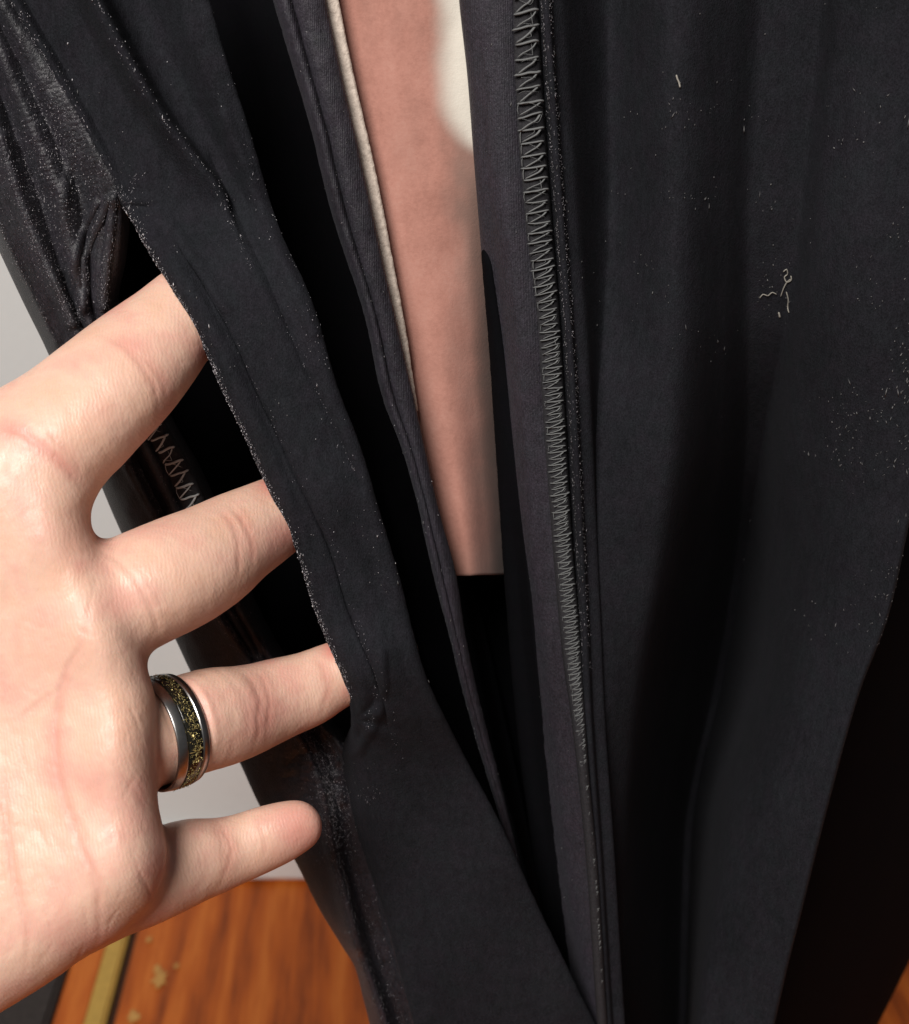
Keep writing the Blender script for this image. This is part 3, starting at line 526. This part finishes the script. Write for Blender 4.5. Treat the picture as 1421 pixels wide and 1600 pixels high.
# palm: outline with thickness and pads
poly = np.array([(-60, 655), (40, 668), (105, 718), (137, 769), (138, 795), (144, 825), (155, 850), (186, 900), (213, 970), (225, 1016), (232, 1050), (243, 1085), (246, 1130), (245, 1180), (245, 1225), (248, 1260), (254, 1287), (261, 1325), (259, 1358), (250, 1385), (235, 1415), (187, 1462), (135, 1492), (100, 1520), (62, 1545), (25, 1568), (0, 1583), (-100, 1640), (-300, 1690), (-500, 1670), (-700, 1580), (-960, 1540), (-960, 1060), (-700, 1040), (-520, 930), (-380, 760), (-200, 690)], float)/10
PX, PY = np.meshgrid(gx, gy, indexing='ij')
def poly_sdf(px, py, pg):
    d = np.full(px.shape, 1e9); s = np.zeros(px.shape, bool)
    for a, b in zip(pg, np.roll(pg, -1, 0)):
        ex, ey = b-a; wx = px-a[0]; wy = py-a[1]; t = np.clip((wx*ex+wy*ey)/(ex*ex+ey*ey), 0, 1)
        d = np.minimum(d, (wx-ex*t)**2+(wy-ey*t)**2)
        c = (a[1] <= py) != (b[1] <= py)
        with np.errstate(divide='ignore', invalid='ignore'):
            s ^= c & (px < (b[0]-a[0])*(py-a[1])/(b[1]-a[1])+a[0])
    d = np.sqrt(d); return np.where(s, -d, d)
d2 = poly_sdf(PX, PY, poly)
# soften the outline's corners
k5 = np.exp(-np.linspace(-2, 2, 11)**2); k5 /= k5.sum()
for ax in (0, 1): d2 = np.apply_along_axis(lambda r: np.convolve(np.pad(r, 5, 'edge'), k5, 'valid'), ax, d2)
def gs(x, y, s, a): return a*np.exp(-((PX-x/10)**2+(PY-y/10)**2)/(s/10)**2)
hf = 9.5+gs(60, 830, 85, 2.0)+gs(150, 1000, 75, 2.1)+gs(185, 1180, 85, 3.0)+gs(185, 1350, 95, 2.8)+gs(60, 1450, 150, 2.6)+gs(-330, 1450, 260, 6)+gs(-430, 1000, 220, 7)+gs(-60, 1120, 130, -2.0)+gs(20, 700, 60, -1.5)
sel_z = slice(int(np.searchsorted(gz, -23)), int(np.searchsorted(gz, 22)))
zz = gz[sel_z][None, None, :]; hf3 = hf[:, :, None].astype(np.float32)
dz = np.maximum(-(zz+hf3), zz-13.0).astype(np.float32); R = 8.5
q1 = d2[:, :, None].astype(np.float32)+R; q2 = dz+R
palm = np.sqrt(np.maximum(q1, 0)**2+np.maximum(q2, 0)**2)+np.minimum(np.maximum(q1, q2), 0)-R
SD[:, :, sel_z] = palm; del palm, q1, q2, dz
for ch, k in ((index, 5.0), (middle, 2.6), (ring, 1.2), (pinky, 1.4), (thumb, 6.0)):
    sl, blk = chain(ch); SD[sl] = smin(SD[sl], blk, k)
def surface_nets(D):
    ins = D < 0
    c = [ins[i:D.shape[0]-1+i, j:D.shape[1]-1+j, k:D.shape[2]-1+k] for i in (0, 1) for j in (0, 1) for k in (0, 1)]
    sm = sum(a.astype(np.int8) for a in c); act = (sm > 0) & (sm < 8)
    I = np.argwhere(act); vid = np.full(act.shape, -1, np.int64); vid[act] = np.arange(len(I))
    acc = np.zeros((len(I), 3)); cnt = np.zeros(len(I)); cor = [(i, j, k) for i in (0, 1) for j in (0, 1) for k in (0, 1)]
    val = np.stack([D[I[:, 0]+a, I[:, 1]+b, I[:, 2]+e] for a, b, e in cor], 1)
    for m_ in range(8):
        for n_ in range(m_+1, 8):
            if sum(abs(p-q) for p, q in zip(cor[m_], cor[n_])) != 1: continue
            va, vb = val[:, m_], val[:, n_]; x_ = (va < 0) != (vb < 0); t = np.where(x_, va/np.where(x_, va-vb, 1), 0)
            pa = np.array(cor[m_], float); pb_ = np.array(cor[n_], float)
            acc += np.where(x_[:, None], pa+(pb_-pa)*t[:, None], 0); cnt += x_
    V = I+acc/cnt[:, None]; F = []
    for ax in range(3):
        a = [slice(1, -1)]*3; a[ax] = slice(0, -1); b = list(a); b[ax] = slice(1, None)
        A_, B_ = ins[tuple(a)], ins[tuple(b)]; E = np.argwhere(A_ != B_)
        if not len(E): continue
        fl = A_[A_ != B_]; off = np.array([1, 1, 1]); off[ax] = 0; E = E+off
        u, v_ = [x for x in range(3) if x != ax]
        du = np.zeros(3, int); du[u] = 1; dv = np.zeros(3, int); dv[v_] = 1
        g = lambda e: vid[e[:, 0], e[:, 1], e[:, 2]]
        q = np.stack([g(E-du-dv), g(E-dv), g(E), g(E-du)], 1)
        if ax == 1: q = q[:, ::-1]
        q[~fl] = q[~fl][:, ::-1]; q = q[(q >= 0).all(1)]; F.append(q)
    return V, np.concatenate(F)
V, F = surface_nets(SD); del SD
HV = np.stack([gx[0]+V[:, 0]*H, gy[0]+V[:, 1]*H, gz[0]+V[:, 2]*H], 1)
# a light relaxation takes the grid's steps out
E = np.concatenate([F[:, [0, 1]], F[:, [1, 2]], F[:, [2, 3]], F[:, [3, 0]]]); E = np.concatenate([E, E[:, ::-1]])
deg = np.bincount(E[:, 0], minlength=len(HV))[:, None]
def relax(v, n, f):
    for _ in range(n):
        s = np.stack([np.bincount(E[:, 0], v[E[:, 1], c], minlength=len(v)) for c in range(3)], 1)/deg; v = v+(s-v)*f
    return v
HV = relax(HV, 4, 0.5)
def vnorm(v):
    n = np.cross(v[F[:, 2]]-v[F[:, 0]], v[F[:, 3]]-v[F[:, 1]]); N = np.stack([sum(np.bincount(F[:, i], n[:, c], minlength=len(v)) for i in range(4)) for c in range(3)], 1)
    return N/(np.linalg.norm(N, axis=1, keepdims=True)+1e-12)
N = vnorm(HV)
if (N[:, 2]*(HV[:, 2]-5)).sum() < 0: F = F[:, ::-1]; N = -N
px, py = HV[:, 0]*10, HV[:, 1]*10; front = np.clip(-N[:, 2]*2+0.35, 0, 1)
red = np.zeros(len(HV)); disp = np.zeros(len(HV))
FINGER = 1.0
def crease(pts, depth, width, redness, rw=14, ridge=0.0):
    q = np.array(pts, float); t = np.linspace(0, len(q)-1, len(q)*8); q = pchip(np.arange(len(q)), q, t)
    lo = q.min(0)-60; hi = q.max(0)+60; s = np.where((px > lo[0]) & (px < hi[0]) & (py > lo[1]) & (py < hi[1]))[0]
    wx = px[s]+2.6*snoise(px[s], py[s], 20, 41); wy = py[s]+2.6*snoise(px[s], py[s], 20, 42); d = np.full(len(s), 1e9); tt = np.zeros(len(s))
    for i, (a, b) in enumerate(zip(q[:-1], q[1:])):
        e = b-a; u = np.clip(((wx-a[0])*e[0]+(wy-a[1])*e[1])/(e@e+1e-9), 0, 1)
        dd = np.hypot(wx-a[0]-u*e[0], wy-a[1]-u*e[1]); k = dd < d; d[k] = dd[k]; tt[k] = (i+u[k])/(len(q)-1)
    fade = np.clip(np.minimum(tt, 1-tt)*5, 0.25, 1)
    depth *= 0.32*FINGER; ridge *= 0.2; width *= 0.78
    disp[s] -= depth*np.exp(-(d/width)**2)*fade*front[s]
    if ridge: disp[s] += ridge*np.exp(-((d-width*2.2)/(width*1.4))**2)*fade*front[s]
    red[s] = np.maximum(red[s], (0.68 if FINGER == 1.0 else 0.9)*redness*np.exp(-(d/rw)**2)*fade)
# palm lines
crease([(150, 905), (138, 960), (128, 1005), (103, 1050), (93, 1095), (88, 1150), (92, 1205), (106, 1265), (134, 1340), (154, 1395), (156, 1450), (145, 1490)], 0.55, 6, 0.55, 13, 0.16)
crease([(5, 1180), (8, 1260), (17, 1335), (36, 1420), (46, 1462), (40, 1515)], 0.5, 6, 0.45, 12, 0.15)
crease([(25, 1130), (60, 1100), (95, 1075)], 0.3, 4.5, 0.45, 9)
crease([(84, 1010), (92, 1050), (98, 1065)], 0.22, 4, 0.3, 9)
crease([(60, 1005), (110, 995)], 0.15, 4, 0.25, 9)
crease([(160, 1170), (180, 1195), (215, 1240), (235, 1270)], 0.2, 4, 0.3, 9)
crease([(100, 1250), (125, 1290), (150, 1345)], 0.25, 4, 0.2, 8)
crease([(20, 960), (30, 1010), (28, 1060)], 0.25, 5, 0.3, 12)
crease([(0, 850), (12, 900), (8, 960)], 0.25, 6, 0.15, 12)
crease([(165, 1445), (158, 1405), (163, 1370)], 0.2, 4, 0.25, 9)
crease([(60, 1370), (75, 1420), (82, 1470)], 0.18, 4, 0.15, 8)
crease([(15, 1400), (20, 1450), (12, 1500)], 0.2, 4, 0.15, 8)
for k in range(9):
    a = 30+random.random()*90; b = 1235+random.random()*190; crease([(a, b), (a+12, b+22), (a+26, b+44+8*random.random())], 0.12, 3.2, 0.08, 7)
for k in range(46):
    a = random.uniform(-5, 215); b = random.uniform(960, 1500); g_ = math.radians(random.choice([70, 80, 100, 110, 30, 130])+random.uniform(-14, 14)); l_ = random.uniform(18, 60)
    crease([(a, b), (a+l_*.5*math.cos(g_)+random.uniform(-3, 3), b+l_*.5*math.sin(g_)), (a+l_*math.cos(g_), b+l_*math.sin(g_))], random.uniform(.12, .3), random.uniform(3, 4.2), random.uniform(.03, .16), 7)
FINGER = 0.6
# index
crease([(-10, 664), (25, 672), (60, 692), (100, 726), (132, 760)], 0.7, 7, 0.7, 13, 0.15)
crease([(70, 668), (92, 692), (118, 722), (128, 745)], 0.3, 5, 0.3, 9, 0.1)
crease([(100, 690), (116, 712), (130, 740)], 0.2, 4, 0.2, 8)
crease([(155, 523), (186, 537), (211, 558), (229, 583), (244, 612), (248, 640)], 0.42, 5, 0.45, 11, 0.14)
crease([(212, 548), (243, 580), (258, 608), (262, 630)], 0.26, 4.5, 0.55, 13)
crease([(195, 535), (232, 568), (250, 600)], 0.15, 4, 0.25, 9)
# middle
crease([(160, 862), (190, 880), (214, 905), (233, 937), (246, 975), (250, 1000)], 0.5, 6, 0.1, 10, 0.3)
crease([(178, 862), (206, 878), (226, 902), (243, 930), (258, 965)], 0.3, 4.5, 0.08, 9, 0.2)
crease([(338, 790), (358, 812), (370, 838), (374, 870), (372, 908)], 0.36, 5, 0.4, 11, 0.12)
crease([(362, 790), (384, 822), (396, 855), (396, 890)], 0.3, 4.5, 0.55, 12, 0.1)
crease([(352, 795), (378, 840), (386, 880)], 0.15, 4, 0.3, 9)
# ring
crease([(376, 1046), (396, 1070), (406, 1100), (404, 1140), (396, 1172)], 0.36, 5, 0.4, 11, 0.12)
crease([(398, 1046), (414, 1072), (421, 1105), (418, 1145)], 0.26, 4.5, 0.5, 12, 0.1)
crease([(388, 1046), (408, 1084), (412, 1120), (408, 1150)], 0.15, 4, 0.35, 9)
crease([(494, 1026), (508, 1048), (513, 1080), (506, 1110)], 0.3, 5, 0.5, 9, 0.1)
crease([(503, 1026), (519, 1052), (521, 1085)], 0.15, 4, 0.2, 8)
# pinky
crease([(258, 1288), (268, 1318), (268, 1345), (262, 1372)], 0.4, 6, 0.5, 11)
crease([(339, 1280), (354, 1305), (362, 1326), (357, 1350), (344, 1380)], 0.32, 4.5, 0.5, 12, 0.1)
crease([(330, 1280), (344, 1305), (350, 1328), (344, 1356)], 0.2, 4, 0.35, 10)
crease([(396, 1270), (410, 1296), (416, 1319), (413, 1343)], 0.28, 4.5, 0.25, 9, 0.1)
crease([(405, 1268), (419, 1294), (425, 1319)], 0.14, 4, 0.15, 8)
def blotch(x, y, s, a): 
    global red; red = np.maximum(red, a*np.exp(-((px-x)**2+(py-y)**2)/s**2)*front)
blotch(125, 885, 16, 0.5); blotch(160, 640, 22, 0.25); blotch(110, 850, 60, 0.25); blotch(90, 1000, 80, 0.2); blotch(474, 1295, 46, 0.6); blotch(445, 1330, 30, 0.3); blotch(105, 1460, 40, 0.25); blotch(200, 1180, 60, 0.15)
blotch(326, 548, 26, 0.8); blotch(424, 752, 24, 1.1); blotch(300, 452, 14, 0.5); blotch(465, 852, 12, 0.7); blotch(544, 1080, 14, 0.6); blotch(460, 840, 24, 0.8); blotch(522, 1012, 20, 1.1)
red += 0.10*snoise(px, py, 55, 31)*front
disp += front*(0.10*snoise(px, py, 60, 51)+0.035*snoise(px, py, 14, 52))
HV = HV+N*disp[:, None]
# skin sits on the depth plane through the hand; lower part of the hand leans a little away
dep = HZ+HV[:, 2]/1000
W = P(HV[:, 0]*10, HV[:, 1]*10, dep)
def HP(x, y, z): return P(x, y, HZ+z/1000)
rc = Vector(HP(257, 1144.5, 7.6)); ra = (Vector(HP(325, 1124, 13))-Vector(HP(200, 1163, 3.0))).normalized()
toc = Vector((0, 0, CAMH))-rc; e1 = (toc-ra*toc.dot(ra)).normalized(); e2 = ra.cross(e1)
RI, RO = 8.6, 9.3
rel = W-np.array(rc); sa = rel@np.array(ra); rad = rel-sa[:, None]*np.array(ra); rl = np.linalg.norm(rad, axis=1)
wq = np.clip((4.2e-3-np.abs(sa))/1.2e-3, 0, 1)*(px > 238)*(rl < 11.5e-3)*(rl > 5e-3); wq = wq*wq*(3-2*wq)
lim = (RI-0.12)*1e-3; tgt_r = np.minimum(rl, lim); W = W+rad/(rl[:, None]+1e-9)*((tgt_r-rl)*wq)[:, None]
me = mesh('hand', W, F.tolist())
ca = me.attributes.new('red', 'FLOAT', 'POINT'); ca.data.foreach_set('value', np.clip(red, 0, 1).astype(np.float32))
hand = link('person', me, SKIN)
tag(hand, "bare left hand with its palm to the viewer and three fingertips inside the black pocket", 'person')

# ------------------------------------------------------------------ the ring
RG = empty('ring', tuple(rc), 'dark metal finger ring with gold flecked black inlay worn on the open hand', 'ring')
def revolve(name, prof, m, n=120):
    V = []; F = []; k = len(prof)
    for i in range(n):
        a = 2*math.pi*i/n; r_ = e1*math.cos(a)+e2*math.sin(a)
        for (s, r) in prof: V.append(tuple(rc+ra*(s/1000)+r_*(r/1000)))
    for i in range(n):
        for j in range(k): F.append((i*k+j, i*k+(j+1) % k, ((i+1) % n)*k+(j+1) % k, ((i+1) % n)*k+j))
    return link(name, mesh(name, V, F), m, RG)
STEEL = plain('dark_steel', (0.40, 0.39, 0.38), 0.30, 1.0, 0.5, ns=1500, bs=0.05, var=0.1)
band = revolve('band', [(-2.9, RI+0.15), (-2.9, RI+0.35), (-2.7, RI+0.5), (-1.45, RO), (-1.25, RO), (-1.2, RO-0.3), (1.55, RO-0.3), (1.6, RO), (1.8, RO), (2.7, RI+0.5), (2.9, RI+0.35), (2.9, RI+0.15), (2.7, RI), (-2.7, RI)], STEEL)
INL = plain('black_inlay', (0.012, 0.011, 0.008), 0.15, 0, 0.5, ns=800, bs=0, var=0.3)
inlay = revolve('inlay', [(-1.22, RO-0.25), (-1.0, RO-0.04), (0.2, RO+0.02), (1.35, RO-0.04), (1.57, RO-0.25), (1.5, RO-0.28), (-1.1, RO-0.28)], INL)
GOLD = plain('gold_flake', (0.52, 0.42, 0.17), 0.4, 0.6, 0.5, ns=2500, bs=0.4, bd=0.0001, var=0.4)
it = []
for k in range(1300):
    a = random.uniform(-math.pi, math.pi); s = random.gauss(0.17, 0.62)
    if abs(s-0.17) > 1.22: continue
    r_ = e1*math.cos(a)+e2*math.sin(a); tgt = (ra*random.gauss(0, 1)+r_.cross(ra)*random.gauss(0, 1)+r_*random.gauss(0, .3)).normalized()
    nn = (r_+ra*random.gauss(0, .7)+r_.cross(ra)*random.gauss(0, .7)).normalized()
    it.append((np.array(rc+ra*(s/1000)+r_*((RO-0.02)/1000)), np.array(nn), np.array(tgt), random.uniform(0.08, 0.26)*1e-3, random.uniform(0.05, 0.11)*1e-3))
fk = flecks('gold_flakes', it, GOLD, RG)
fk.data.polygons.foreach_set('use_smooth', [False]*len(fk.data.polygons))
